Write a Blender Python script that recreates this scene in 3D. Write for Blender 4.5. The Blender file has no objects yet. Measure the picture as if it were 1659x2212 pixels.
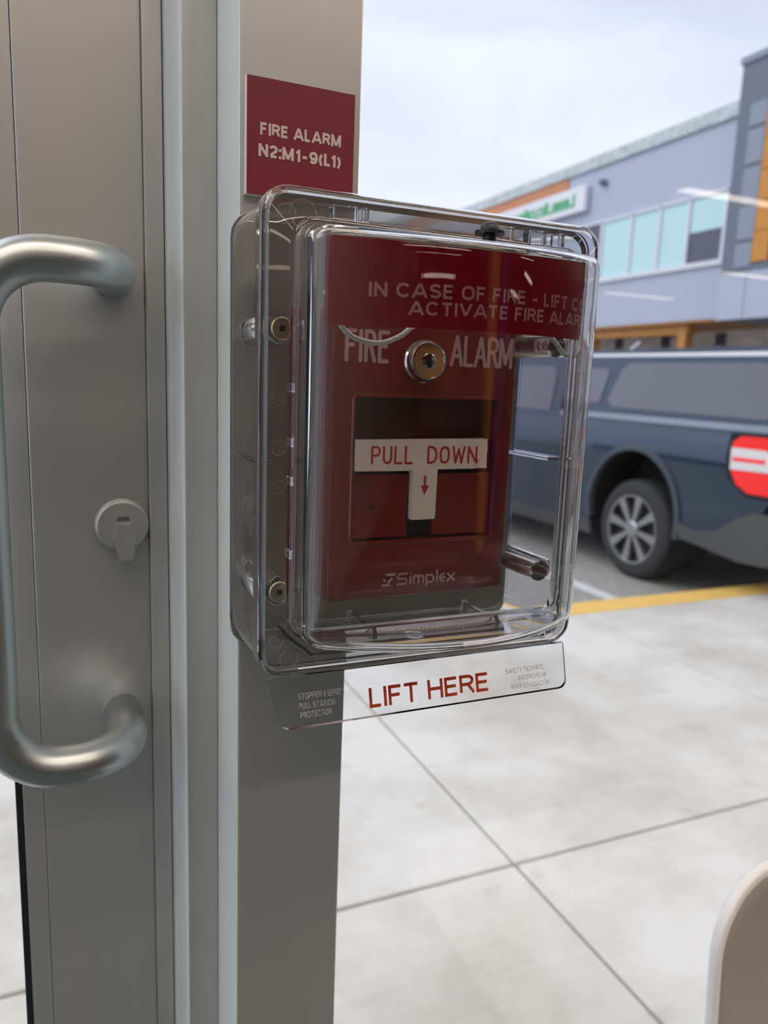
import bpy, bmesh, math, random
from mathutils import Vector, Matrix
from mathutils.geometry import tessellate_polygon

# ------------------------------------------------------------------ camera, sky, sun, exposure
sc = bpy.context.scene
COL = sc.collection
PI = math.pi
random.seed(7)

cam = bpy.data.cameras.new('camera')
cam.sensor_fit = 'VERTICAL'
cam.sensor_height = 9.6
cam.lens = 1624.0 / 2212.0 * 9.6
cam.clip_start = 0.02
cam.clip_end = 500
cam.dof.use_dof = True
cam.dof.focus_distance = 0.375
cam.dof.aperture_fstop = 2.6
camo = bpy.data.objects.new('camera', cam)
COL.objects.link(camo)
# rows: image right, image down, view direction, in world axes
_r = Vector((0.9182, -0.3943, 0.0369)).normalized()
_d = Vector((-0.0348, -0.1732, -0.9843)).normalized()
_f = Vector((0.3945, 0.9025, -0.1728)).normalized()
_R = Matrix((_r, -_d, -_f)).transposed()
camo.matrix_world = Matrix.Translation((0, 0, 1.2)) @ _R.to_4x4()
sc.camera = camo

world = bpy.data.worlds.new('overcast_sky')
sc.world = world
world.use_nodes = True
nt = world.node_tree
nt.nodes.clear()
w_out = nt.nodes.new('ShaderNodeOutputWorld')
w_bg = nt.nodes.new('ShaderNodeBackground')
w_tc = nt.nodes.new('ShaderNodeTexCoord')
w_map = nt.nodes.new('ShaderNodeMapping')
w_map.inputs['Scale'].default_value = (1.0, 1.3, 3.2)
w_map.inputs['Rotation'].default_value = (0.25, 0.1, 0.4)
w_no = nt.nodes.new('ShaderNodeTexNoise')
w_no.inputs['Scale'].default_value = 2.1
w_no.inputs['Detail'].default_value = 5
w_no.inputs['Roughness'].default_value = 0.5
w_no.inputs['Distortion'].default_value = 0.4
w_cr = nt.nodes.new('ShaderNodeValToRGB')
w_cr.color_ramp.elements[0].position = 0.30
w_cr.color_ramp.elements[0].color = (0.64, 0.66, 0.82, 1)
w_cr.color_ramp.elements[1].position = 0.62
w_cr.color_ramp.elements[1].color = (0.81, 0.84, 0.97, 1)
nt.links.new(w_tc.outputs['Generated'], w_map.inputs['Vector'])
nt.links.new(w_map.outputs['Vector'], w_no.inputs['Vector'])
nt.links.new(w_no.outputs['Fac'], w_cr.inputs['Fac'])
nt.links.new(w_cr.outputs['Color'], w_bg.inputs['Color'])
nt.links.new(w_bg.outputs['Background'], w_out.inputs['Surface'])
w_bg.inputs['Strength'].default_value = 1.27

sun = bpy.data.lights.new('veiled_sun', 'SUN')
sun.energy = 1.25
sun.angle = math.radians(50)
sun.color = (1.0, 0.97, 0.92)
suno = bpy.data.objects.new('veiled_sun', sun)
COL.objects.link(suno)
suno.rotation_euler = Vector((-0.70, 0.25, 0.65)).to_track_quat('Z', 'Y').to_euler()

sc.view_settings.view_transform = 'Standard'
sc.view_settings.look = 'None'
sc.view_settings.gamma = 1
sc.view_settings.use_curve_mapping = False
sc.view_settings.exposure = 0.0
sc.cycles.max_bounces = 24
sc.cycles.transmission_bounces = 20
sc.cycles.transparent_max_bounces = 24
sc.cycles.diffuse_bounces = 4
sc.cycles.glossy_bounces = 8
sc.cycles.use_denoising = True
sc.cycles.sample_clamp_indirect = 6.0
sc.cycles.blur_glossy = 0.3

# ------------------------------------------------------------------ materials
def mat(name, col, rough=0.5, metal=0.0, coat=0.0, trans=0.0, ior=1.45, emit=None, estr=0.0, spec=0.5, bump=None, var=None, sub=None):
    m = bpy.data.materials.new(name)
    m.use_nodes = True
    n = m.node_tree
    b = n.nodes['Principled BSDF']
    b.inputs['Base Color'].default_value = (*col, 1)
    b.inputs['Roughness'].default_value = rough
    b.inputs['Metallic'].default_value = metal
    b.inputs['Coat Weight'].default_value = coat
    b.inputs['Coat Roughness'].default_value = 0.05
    b.inputs['Transmission Weight'].default_value = trans
    b.inputs['IOR'].default_value = ior
    b.inputs['Specular IOR Level'].default_value = spec
    if emit:
        b.inputs['Emission Color'].default_value = (*emit, 1)
        b.inputs['Emission Strength'].default_value = estr
    tc = n.nodes.new('ShaderNodeTexCoord')
    if var:      # (scale, amount, stretch): colour mottling in object space
        mp = n.nodes.new('ShaderNodeMapping')
        mp.inputs['Scale'].default_value = var[2] if len(var) > 2 else (1, 1, 1)
        no = n.nodes.new('ShaderNodeTexNoise')
        no.inputs['Scale'].default_value = var[0]
        no.inputs['Detail'].default_value = 6
        no.inputs['Roughness'].default_value = 0.6
        cr = n.nodes.new('ShaderNodeValToRGB')
        a = var[1]
        cr.color_ramp.elements[0].position = 0.32
        cr.color_ramp.elements[1].position = 0.68
        cr.color_ramp.elements[0].color = (*[c * (1 - a) for c in col], 1)
        cr.color_ramp.elements[1].color = (*[min(1, c * (1 + a)) for c in col], 1)
        n.links.new(tc.outputs['Object'], mp.inputs['Vector'])
        n.links.new(mp.outputs['Vector'], no.inputs['Vector'])
        n.links.new(no.outputs['Fac'], cr.inputs['Fac'])
        n.links.new(cr.outputs['Color'], b.inputs['Base Color'])
    if bump:     # (scale, strength, distance)
        no = n.nodes.new('ShaderNodeTexNoise')
        no.inputs['Scale'].default_value = bump[0]
        no.inputs['Detail'].default_value = 3
        bp = n.nodes.new('ShaderNodeBump')
        bp.inputs['Strength'].default_value = bump[1]
        bp.inputs['Distance'].default_value = bump[2]
        n.links.new(tc.outputs['Object'], no.inputs['Vector'])
        n.links.new(no.outputs['Fac'], bp.inputs['Height'])
        n.links.new(bp.outputs['Normal'], b.inputs['Normal'])
    return m

def pane_mat(name, tint=(0.97, 0.985, 0.98), ior=1.45):
    m = bpy.data.materials.new(name)
    m.use_nodes = True
    n = m.node_tree
    n.nodes.clear()
    o = n.nodes.new('ShaderNodeOutputMaterial')
    mx = n.nodes.new('ShaderNodeMixShader')
    t = n.nodes.new('ShaderNodeBsdfTransparent')
    g = n.nodes.new('ShaderNodeBsdfGlossy')
    f = n.nodes.new('ShaderNodeFresnel')
    ge = n.nodes.new('ShaderNodeNewGeometry')   # same reflectance on both faces of the pane
    mr = n.nodes.new('ShaderNodeMapRange')
    mr.inputs['To Min'].default_value = ior
    mr.inputs['To Max'].default_value = 1.0 / ior
    n.links.new(ge.outputs['Backfacing'], mr.inputs['Value'])
    n.links.new(mr.outputs['Result'], f.inputs['IOR'])
    t.inputs['Color'].default_value = (*tint, 1)
    g.inputs['Roughness'].default_value = 0.0
    n.links.new(f.outputs['Fac'], mx.inputs['Fac'])
    n.links.new(t.outputs['BSDF'], mx.inputs[1])
    n.links.new(g.outputs['BSDF'], mx.inputs[2])
    n.links.new(mx.outputs['Shader'], o.inputs['Surface'])
    return m

def film_mat(name, col, k):
    m = bpy.data.materials.new(name)
    m.use_nodes = True
    n = m.node_tree
    n.nodes.clear()
    o = n.nodes.new('ShaderNodeOutputMaterial')
    mx = n.nodes.new('ShaderNodeMixShader')
    d = n.nodes.new('ShaderNodeBsdfDiffuse')
    t = n.nodes.new('ShaderNodeBsdfTranslucent')
    d.inputs['Color'].default_value = (*col, 1)
    t.inputs['Color'].default_value = (*col, 1)
    mx.inputs['Fac'].default_value = k
    n.links.new(d.outputs['BSDF'], mx.inputs[1])
    n.links.new(t.outputs['BSDF'], mx.inputs[2])
    n.links.new(mx.outputs['Shader'], o.inputs['Surface'])
    return m

M = {}
M['alu'] = mat('anodised_aluminium', (0.53, 0.535, 0.53), 0.35, 0.70, var=(3.0, 0.05, (1, 1, 0.3)), bump=(900, 0.05, 0.0004))
M['alu_daylit'] = mat('daylight_tinted_aluminium', (0.70, 0.765, 0.775), 0.42, 0.18)  # same metal, lightened and cooled: daylight put into the colour
M['alu_dirty'] = mat('grubby_aluminium', (0.46, 0.475, 0.46), 0.42, 0.55, var=(26, 0.16, (1, 1, 0.12)))
M['steel'] = mat('satin_steel', (0.50, 0.54, 0.54), 0.36, 1.0, bump=(500, 0.03, 0.0003))
M['zinc'] = mat('yellow_zinc', (0.62, 0.56, 0.38), 0.35, 1.0)
M['chrome'] = mat('polished_nickel', (0.60, 0.58, 0.55), 0.14, 1.0)
M['cable'] = mat('braided_steel', (0.62, 0.62, 0.62), 0.3, 1.0)
M['black'] = mat('black_rubber', (0.012, 0.013, 0.015), 0.35)
M['dark'] = mat('dark_recess', (0.02, 0.02, 0.022), 0.6)
M['plate'] = mat('brushed_backplate', (0.33, 0.31, 0.27), 0.42, 0.6, var=(8, 0.06, (1, 1, 1)))
M['red_body'] = mat('red_enamel', (0.145, 0.012, 0.010), 0.16, 0.0, coat=0.4)
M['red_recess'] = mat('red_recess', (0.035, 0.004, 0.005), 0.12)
M['cream'] = mat('cream_plastic', (0.78, 0.68, 0.58), 0.3)
M['red_ink'] = mat('red_ink', (0.42, 0.02, 0.015), 0.5)
M['pink_ink'] = mat('faded_white_ink', (0.48, 0.30, 0.30), 0.5)
M['sign_red'] = mat('sign_red', (0.17, 0.015, 0.028), 0.42)
M['sign_core'] = mat('sign_core', (0.72, 0.70, 0.68), 0.5)
M['sign_ink'] = mat('sign_ink', (0.58, 0.47, 0.44), 0.5)
M['clear'] = mat('clear_polycarbonate', (0.985, 0.988, 1.0), 0.0, trans=1.0, ior=1.55)
M['label'] = film_mat('red_label_film', (0.21, 0.005, 0.013), 0.35)
M['label_ink'] = film_mat('label_lettering', (0.50, 0.26, 0.28), 0.2)
M['tab_red'] = film_mat('orange_red_lettering', (0.80, 0.11, 0.05), 0.55)
M['tab_grey'] = film_mat('grey_lettering', (0.55, 0.54, 0.53), 0.2)
M['pane'] = pane_mat('window_glass')
M['gasket'] = mat('black_gasket', (0.010, 0.014, 0.018), 0.5)
M['chair'] = mat('white_shell_plastic', (0.74, 0.73, 0.73), 0.42, bump=(700, 0.25, 0.0006))
M['taupe'] = mat('taupe_plastic', (0.30, 0.265, 0.235), 0.5)
M['navy'] = mat('navy_panel', (0.02, 0.03, 0.16), 0.5)
M['wood'] = mat('honey_wood', (0.50, 0.22, 0.055), 0.5, var=(2.2, 0.25, (6, 6, 0.6)))

def concrete(name, col, amt=0.125):
    m = mat(name, col, 0.85)
    n = m.node_tree
    b = n.nodes['Principled BSDF']
    tc = n.nodes['Texture Coordinate']
    def noise(scale, st, det=6):
        mp = n.nodes.new('ShaderNodeMapping'); mp.inputs['Scale'].default_value = st
        mp.inputs['Rotation'].default_value = (0, 0, 0)
        no = n.nodes.new('ShaderNodeTexNoise'); no.inputs['Scale'].default_value = scale
        no.inputs['Detail'].default_value = det; no.inputs['Roughness'].default_value = 0.62
        n.links.new(tc.outputs['Object'], mp.inputs['Vector']); n.links.new(mp.outputs['Vector'], no.inputs['Vector'])
        return no
    big = noise(1.5, (1, 1, 1))
    cr = n.nodes.new('ShaderNodeValToRGB')
    cr.color_ramp.elements[0].position = 0.30
    cr.color_ramp.elements[1].position = 0.60
    cr.color_ramp.elements[0].color = (col[0] * (1 - 2.3 * amt), col[1] * (1 - 2.5 * amt), col[2] * (1 - 3.0 * amt), 1)
    cr.color_ramp.elements[1].color = (*[min(.95, c * (1 + amt * .5)) for c in col], 1)
    n.links.new(big.outputs['Fac'], cr.inputs['Fac'])
    fine = noise(14, (0.12, 6.0, 1), 4)
    mx = n.nodes.new('ShaderNodeMixRGB'); mx.blend_type = 'OVERLAY'; mx.inputs['Fac'].default_value = 0.16
    n.links.new(cr.outputs['Color'], mx.inputs[1]); n.links.new(fine.outputs['Fac'], mx.inputs[2])
    spots = noise(7, (1, 1, 1), 2)
    c2 = n.nodes.new('ShaderNodeValToRGB')
    c2.color_ramp.elements[0].position = 0.64; c2.color_ramp.elements[0].color = (1, 1, 1, 1)
    c2.color_ramp.elements[1].position = 0.80; c2.color_ramp.elements[1].color = (0.80, 0.79, 0.76, 1)
    n.links.new(spots.outputs['Fac'], c2.inputs['Fac'])
    m2 = n.nodes.new('ShaderNodeMixRGB'); m2.blend_type = 'MULTIPLY'; m2.inputs['Fac'].default_value = 1.0
    n.links.new(mx.outputs['Color'], m2.inputs[1]); n.links.new(c2.outputs['Color'], m2.inputs[2])
    n.links.new(m2.outputs['Color'], b.inputs['Base Color'])
    bp = n.nodes.new('ShaderNodeBump'); bp.inputs['Strength'].default_value = 0.25; bp.inputs['Distance'].default_value = 0.003
    n.links.new(fine.outputs['Fac'], bp.inputs['Height']); n.links.new(bp.outputs['Normal'], b.inputs['Normal'])
    return m
M['slab'] = concrete('broomed_concrete', (0.72, 0.70, 0.665))
M['joint'] = mat('joint_grout', (0.30, 0.29, 0.26), 0.95)
M['kerb'] = mat('kerb_concrete', (0.50, 0.48, 0.44), 0.9, var=(9, 0.15))
M['yellow'] = mat('yellow_kerb_paint', (0.95, 0.60, 0.16), 0.6, var=(12, 0.08))
M['asphalt'] = mat('grey_asphalt', (0.37, 0.36, 0.34), 0.95, var=(30, 0.22), bump=(120, 0.5, 0.004))
M['white_paint'] = mat('white_road_paint', (0.72, 0.72, 0.73), 0.7, var=(20, 0.08))
M['floor'] = mat('polished_floor', (0.06, 0.08, 0.082), 0.6, var=(1.4, 0.12))
M['wallp'] = mat('cream_wall_paint', (0.46, 0.43, 0.40), 0.8)
M['ceil'] = mat('warm_ceiling', (0.74, 0.64, 0.55), 0.85)
M['lamp'] = mat('lamp_diffuser', (0.9, 0.8, 0.7), 0.5, emit=(1.0, 0.84, 0.71), estr=21)
M['lamp_dim'] = mat('dim_lamp_diffuser', (0.9, 0.8, 0.7), 0.5, emit=(1.0, 0.84, 0.71), estr=7)
M['lamp_case'] = mat('lamp_case', (0.5, 0.5, 0.5), 0.5)
M['facade'] = mat('pale_blue_grey_cladding', (0.46, 0.50, 0.62), 0.7, var=(0.6, 0.02))
M['facade_dark'] = mat('slate_cladding', (0.17, 0.19, 0.24), 0.7)
M['facade_mid'] = mat('mid_grey_cladding', (0.28, 0.32, 0.40), 0.7)
M['cap'] = mat('parapet_flashing', (0.52, 0.58, 0.60), 0.5, var=(4, 0.25))
M['orange'] = mat('orange_wood_cladding', (0.62, 0.27, 0.055), 0.6, var=(3, 0.12, (1, 1, 4)))
M['terra'] = mat('terracotta_band', (0.56, 0.25, 0.13), 0.7)
M['signw'] = mat('white_sign_box', (0.78, 0.80, 0.86), 0.4)
M['green'] = mat('green_lettering', (0.03, 0.42, 0.14), 0.5)
M['wframe'] = mat('white_window_frame', (0.72, 0.74, 0.80), 0.5)
M['blind'] = mat('pale_teal_blind_pane', (0.55, 0.80, 0.84), 0.15, coat=0.4)
M['darkpane'] = mat('dark_window_pane', (0.10, 0.10, 0.15), 0.05, spec=0.8)
M['soffit'] = mat('brown_soffit', (0.40, 0.20, 0.07), 0.7)
M['shopfront'] = mat('pale_shopfront', (0.70, 0.65, 0.62), 0.6, var=(1.2, 0.25, (1, 1, 6)))
M['paint'] = mat('dark_blue_grey_car_paint', (0.036, 0.060, 0.098), 0.20, 0.6, coat=1.0)
M['capglass'] = mat('smoked_side_glass', (0.12, 0.125, 0.16), 0.08, spec=0.9, coat=0.6)
M['tyre'] = mat('tyre_rubber', (0.035, 0.036, 0.040), 0.75)
M['rim'] = mat('alloy_wheel', (0.42, 0.42, 0.45), 0.3, 0.8)
M['rimdark'] = mat('alloy_wheel_pocket', (0.05, 0.05, 0.055), 0.5, 0.4)
M['arch_lip'] = mat('dark_arch_lip', (0.07, 0.085, 0.11), 0.35, 0.1)
M['plastic'] = mat('charcoal_bumper_plastic', (0.075, 0.08, 0.088), 0.6)
M['lens_red'] = mat('red_lamp_lens', (0.75, 0.01, 0.01), 0.1, coat=1.0, emit=(1, 0.02, 0.02), estr=0.35)
M['lens_white'] = mat('clear_lamp_lens', (0.80, 0.78, 0.82), 0.15, coat=1.0)

# ------------------------------------------------------------------ mesh helpers
def link(name, bm, m, parent=None, smooth=False, split=None):
    me = bpy.data.meshes.new(name)
    bmesh.ops.recalc_face_normals(bm, faces=bm.faces)
    bm.to_mesh(me)
    bm.free()
    if smooth:
        for p in me.polygons:
            p.use_smooth = True
        if split is not None:
            try:
                me.set_sharp_from_angle(angle=math.radians(split))
            except Exception:
                pass
    ms = m if isinstance(m, (list, tuple)) else [m]
    for x in ms:
        me.materials.append(x)
    o = bpy.data.objects.new(name, me)
    COL.objects.link(o)
    if parent:
        o.parent = parent
        o.matrix_parent_inverse = parent.matrix_world.inverted() if False else Matrix.Translation(-parent.location) if parent.type == 'EMPTY' and parent.parent is None else Matrix.Identity(4)
    return o

def thing(name, label, cat, loc=(0, 0, 0), group=None, kind=None):
    o = bpy.data.objects.new(name, None)
    o.empty_display_size = 0.02
    COL.objects.link(o)
    o.location = loc
    o['label'] = label
    o['category'] = cat
    if group: o['group'] = group
    if kind: o['kind'] = kind
    return o

def tag(o, label, cat, group=None, kind=None):
    o['label'] = label
    o['category'] = cat
    if group: o['group'] = group
    if kind: o['kind'] = kind
    return o

def struct_root(name, loc=(0, 0, 0)):
    o = bpy.data.objects.new(name, None)
    o.empty_display_size = 0.02
    COL.objects.link(o)
    o.location = loc
    o['kind'] = 'structure'
    return o

def B(x0, x1, y0, y1, z0, z1, bev=0.0, seg=2, bm=None):
    own = bmesh.new()
    bmesh.ops.create_cube(own, size=1.0)
    for v in own.verts:
        v.co = Vector((x0 + (v.co.x + .5) * (x1 - x0), y0 + (v.co.y + .5) * (y1 - y0), z0 + (v.co.z + .5) * (z1 - z0)))
    if bev > 0:
        bmesh.ops.bevel(own, geom=own.edges[:], offset=bev, segments=seg, profile=0.5, affect='EDGES')
    if bm is None:
        return own
    merge(bm, own)
    return bm

def merge(bm, other):
    me = bpy.data.meshes.new('tmp')
    other.to_mesh(me)
    other.free()
    bm.from_mesh(me)
    bpy.data.meshes.remove(me)

def rrect(x0, x1, z0, z1, r, n=6, side=20):
    """closed rounded rectangle in (x, z): same count of points for every call with the same n, side"""
    r = max(r, 1e-5)
    pts = []
    cs = [(x1 - r, z0 + r, -PI / 2), (x1 - r, z1 - r, 0), (x0 + r, z1 - r, PI / 2), (x0 + r, z0 + r, PI)]
    for k, (cx, cz, a0) in enumerate(cs):
        arc = [(cx + r * math.cos(a0 + PI / 2 * i / n), cz + r * math.sin(a0 + PI / 2 * i / n)) for i in range(n + 1)]
        pts += arc
        nx = cs[(k + 1) % 4]
        a1 = nx[2]
        q = (nx[0] + r * math.cos(a1), nx[1] + r * math.sin(a1))
        p = arc[-1]
        for i in range(1, side):
            t = i / side
            pts.append((p[0] + (q[0] - p[0]) * t, p[1] + (q[1] - p[1]) * t))
    return pts

def loops_bm(loops, close_start=True, close_end=True, bm=None, wrap=False):
    bm = bm or bmesh.new()
    rows = [[bm.verts.new(p) for p in lp] for lp in loops]
    n = len(rows[0])
    rr = list(zip(rows, rows[1:]))
    if wrap: rr.append((rows[-1], rows[0]))
    for a, b in rr:
        for i in range(n):
            j = (i + 1) % n
            bm.faces.new((a[i], a[j], b[j], b[i]))
    if not wrap:
        for flag, row in ((close_start, rows[0]), (close_end, rows[-1])):
            if flag:
                c = Vector((0, 0, 0))
                for v in row: c += v.co
                cv = bm.verts.new(c / n)
                for i in range(n):
                    bm.faces.new((row[i], row[(i + 1) % n], cv))
    return bm

def lathe(profile, centre, axis='Y', n=40, bm=None, cs=True, ce=True, wrap=False):
    """profile: list of (radius, height along axis), closed at both ends with a fan"""
    cx, cy, cz = centre
    loops = []
    for r, h in profile:
        lp = []
        for i in range(n):
            a = 2 * PI * i / n
            c, s = r * math.cos(a), r * math.sin(a)
            if axis == 'Y': lp.append((cx + c, cy + h, cz + s))
            elif axis == 'Z': lp.append((cx + c, cy + s, cz + h))
            else: lp.append((cx + h, cy + c, cz + s))
        loops.append(lp)
    return loops_bm(loops, cs, ce, bm=bm, wrap=wrap)

def prism(poly, axis, a, b, bm=None, bev=0.0, seg=2):
    """poly of 2D points; axis 'Y': (x,z) extruded y a..b; 'X': (y,z); 'Z': (x,y)"""
    own = bmesh.new()
    def P(p, h):
        return (p[0], h, p[1]) if axis == 'Y' else (h, p[0], p[1]) if axis == 'X' else (p[0], p[1], h)
    A = [own.verts.new(P(p, a)) for p in poly]
    Bv = [own.verts.new(P(p, b)) for p in poly]
    n = len(poly)
    own.faces.new(A); own.faces.new(list(reversed(Bv)))
    for i in range(n):
        own.faces.new((A[i], A[(i + 1) % n], Bv[(i + 1) % n], Bv[i]))
    if bev > 0:
        es = [e for e in own.edges if len(e.link_faces) == 2 and e.calc_face_angle(0) > 0.6]
        bmesh.ops.bevel(own, geom=es, offset=bev, segments=seg, profile=0.5, affect='EDGES')
    if bm is None: return own
    merge(bm, own)
    return bm

def catmull(pts, n=10):
    P = [Vector(p) for p in pts]
    P = [P[0] * 2 - P[1]] + P + [P[-1] * 2 - P[-2]]
    out = []
    for i in range(1, len(P) - 2):
        for k in range(n):
            t = k / n
            p0, p1, p2, p3 = P[i - 1], P[i], P[i + 1], P[i + 2]
            out.append(0.5 * ((2 * p1) + (p2 - p0) * t + (2 * p0 - 5 * p1 + 4 * p2 - p3) * t * t + (3 * p1 - p0 - 3 * p2 + p3) * t ** 3))
    out.append(P[-2])
    return out

def fillet_path(pts, r, n=10):
    P = [Vector(p) for p in pts]
    out = [P[0]]
    for i in range(1, len(P) - 1):
        a, b, c = P[i - 1], P[i], P[i + 1]
        d1, d2 = (a - b).normalized(), (c - b).normalized()
        ang = d1.angle(d2)
        t = min(r / math.tan(ang / 2), (a - b).length * .49, (c - b).length * .49)
        rr = t * math.tan(ang / 2)
        s = b + d1 * t; e = b + d2 * t
        cen = b + (d1 + d2).normalized() * (rr / math.sin(ang / 2))
        v0, v1 = s - cen, e - cen
        tot = v0.angle(v1)
        ax = v0.cross(v1).normalized()
        for k in range(n + 1):
            out.append(cen + Matrix.Rotation(tot * k / n, 3, ax) @ v0)
    out.append(P[-1])
    return out

def tube(path, r, n=16, bm=None, cap=True):
    P = [Vector(p) for p in path]
    T = []
    for i in range(len(P)):
        a = P[max(i - 1, 0)]; b = P[min(i + 1, len(P) - 1)]
        T.append((b - a).normalized())
    N = T[0].orthogonal().normalized()
    loops = []
    for i, p in enumerate(P):
        N = (N - T[i] * N.dot(T[i])).normalized()
        Bn = T[i].cross(N)
        rr = r(i / (len(P) - 1)) if callable(r) else r
        loops.append([tuple(p + (N * math.cos(2 * PI * k / n) + Bn * math.sin(2 * PI * k / n)) * rr) for k in range(n)])
    return loops_bm(loops, cap, cap, bm=bm)

_hcap = {}
def text_verts(body, bold=0.0, spacing=1.0):
    """builtin font -> (verts2d, faces, width, cap height)"""
    def build(s):
        cu = bpy.data.curves.new('txt', 'FONT')
        cu.body = s
        cu.size = 1.0
        cu.offset = bold
        cu.space_character = spacing
        cu.resolution_u = 4
        o = bpy.data.objects.new('txt', cu)
        COL.objects.link(o)
        dg = bpy.context.evaluated_depsgraph_get()
        me = bpy.data.meshes.new_from_object(o.evaluated_get(dg))
        vs = [(v.co.x, v.co.y) for v in me.vertices]
        fs = [tuple(p.vertices) for p in me.polygons]
        bpy.data.objects.remove(o); bpy.data.curves.remove(cu); bpy.data.meshes.remove(me)
        return vs, fs
    if bold not in _hcap:
        v, _ = build('H')
        _hcap[bold] = (min(p[1] for p in v), max(p[1] for p in v))
    vs, fs = build(body)
    x0 = min(p[0] for p in vs); x1 = max(p[0] for p in vs)
    lo, hi = _hcap[bold]
    vs = [((p[0] - x0) / (x1 - x0), (p[1] - lo) / (hi - lo)) for p in vs]
    return vs, fs

def text_obj(name, body, x0, x1, zb, cap, yfun, m, parent, bold=0.0, spacing=1.0, bm=None, thick=0.0, zfun=None, xfun=None):
    vs, fs = text_verts(body, bold, spacing)
    own = bm or bmesh.new()
    V = []
    for u, v in vs:
        x = x0 + u * (x1 - x0)
        z = zb + v * cap
        if zfun: z = zfun(x, z)
        if xfun: x = xfun(x)
        V.append(own.verts.new((x, yfun(x, z), z)))
    for f in fs:
        try: own.faces.new([V[i] for i in f])
        except ValueError: pass
    if bm is not None: return bm
    return link(name, own, m, parent)

# rounded-stroke lettering (engraved style)
GL = {
 'F': (.62, [[(0, 0), (0, 1), (.62, 1)], [(0, .52), (.48, .52)]]),
 'I': (.0, [[(0, 0), (0, 1)]]),
 'R': (.62, [[(0, 0), (0, 1), (.38, 1), (.56, .93), (.62, .77), (.56, .6), (.38, .53), (0, .53)], [(.34, .53), (.64, 0)]]),
 'E': (.60, [[(.60, 0), (0, 0), (0, 1), (.60, 1)], [(0, .52), (.48, .52)]]),
 'A': (.74, [[(0, 0), (.37, 1), (.74, 0)], [(.15, .32), (.59, .32)]]),
 'L': (.52, [[(0, 1), (0, 0), (.52, 0)]]),
 'M': (.84, [[(0, 0), (0.02, 1), (.42, .12), (.82, 1), (.84, 0)]]),
 'P': (.60, [[(0, 0), (0, 1), (.36, 1), (.54, .93), (.60, .74), (.54, .56), (.36, .48), (0, .48)]]),
 'U': (.60, [[(0, 1), (0, .26), (.08, .08), (.3, 0), (.52, .08), (.60, .26), (.60, 1)]]),
 'D': (.60, [[(0, 0), (0, 1), (.28, 1), (.5, .88), (.60, .62), (.60, .38), (.5, .12), (.28, 0), (0, 0)]]),
 'O': (.62, [[(.31, 1), (.1, .92), (0, .68), (0, .32), (.1, .08), (.31, 0), (.52, .08), (.62, .32), (.62, .68), (.52, .92), (.31, 1)]]),
 'W': (.86, [[(0, 1), (.2, 0), (.43, .86), (.66, 0), (.86, 1)]]),
 'N': (.62, [[(0, 0), (0, 1), (.62, 0), (.62, 1)]]),
 ' ': (.5, []),
}
def stroke_text(s, x0, x1, z0, z1, y, w, bm, gap=.36, slant=0.0):
    tot = 0; pos = []
    for i, ch in enumerate(s):
        pos.append(tot); tot += GL[ch][0] + (gap if i < len(s) - 1 else 0)
    k = (x1 - x0) / tot
    ybase = y
    for ch, p in zip(s, pos):
        for li, line in enumerate(GL[ch][1]):
            pts = [(x0 + (p + a) * k, z0 + b * (z1 - z0)) for a, b in line]
            for si, ((ax, az), (bx, bz)) in enumerate(zip(pts, pts[1:])):
                y = ybase - li * 3e-5 - (si % 2) * 1e-5 - (1.5e-5 if si == len(pts) - 2 and li == 0 else 0)
                d = math.atan2(bz - az, bx - ax)
                poly = []
                for q in range(7):
                    t = d + PI / 2 + PI * q / 6
                    poly.append((ax + math.cos(t) * w / 2, az + math.sin(t) * w / 2))
                for q in range(7):
                    t = d - PI / 2 + PI * q / 6
                    poly.append((bx + math.cos(t) * w / 2, bz + math.sin(t) * w / 2))
                bm.faces.new([bm.verts.new((px_, y, pz)) for px_, pz in poly])
    return bm

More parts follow.
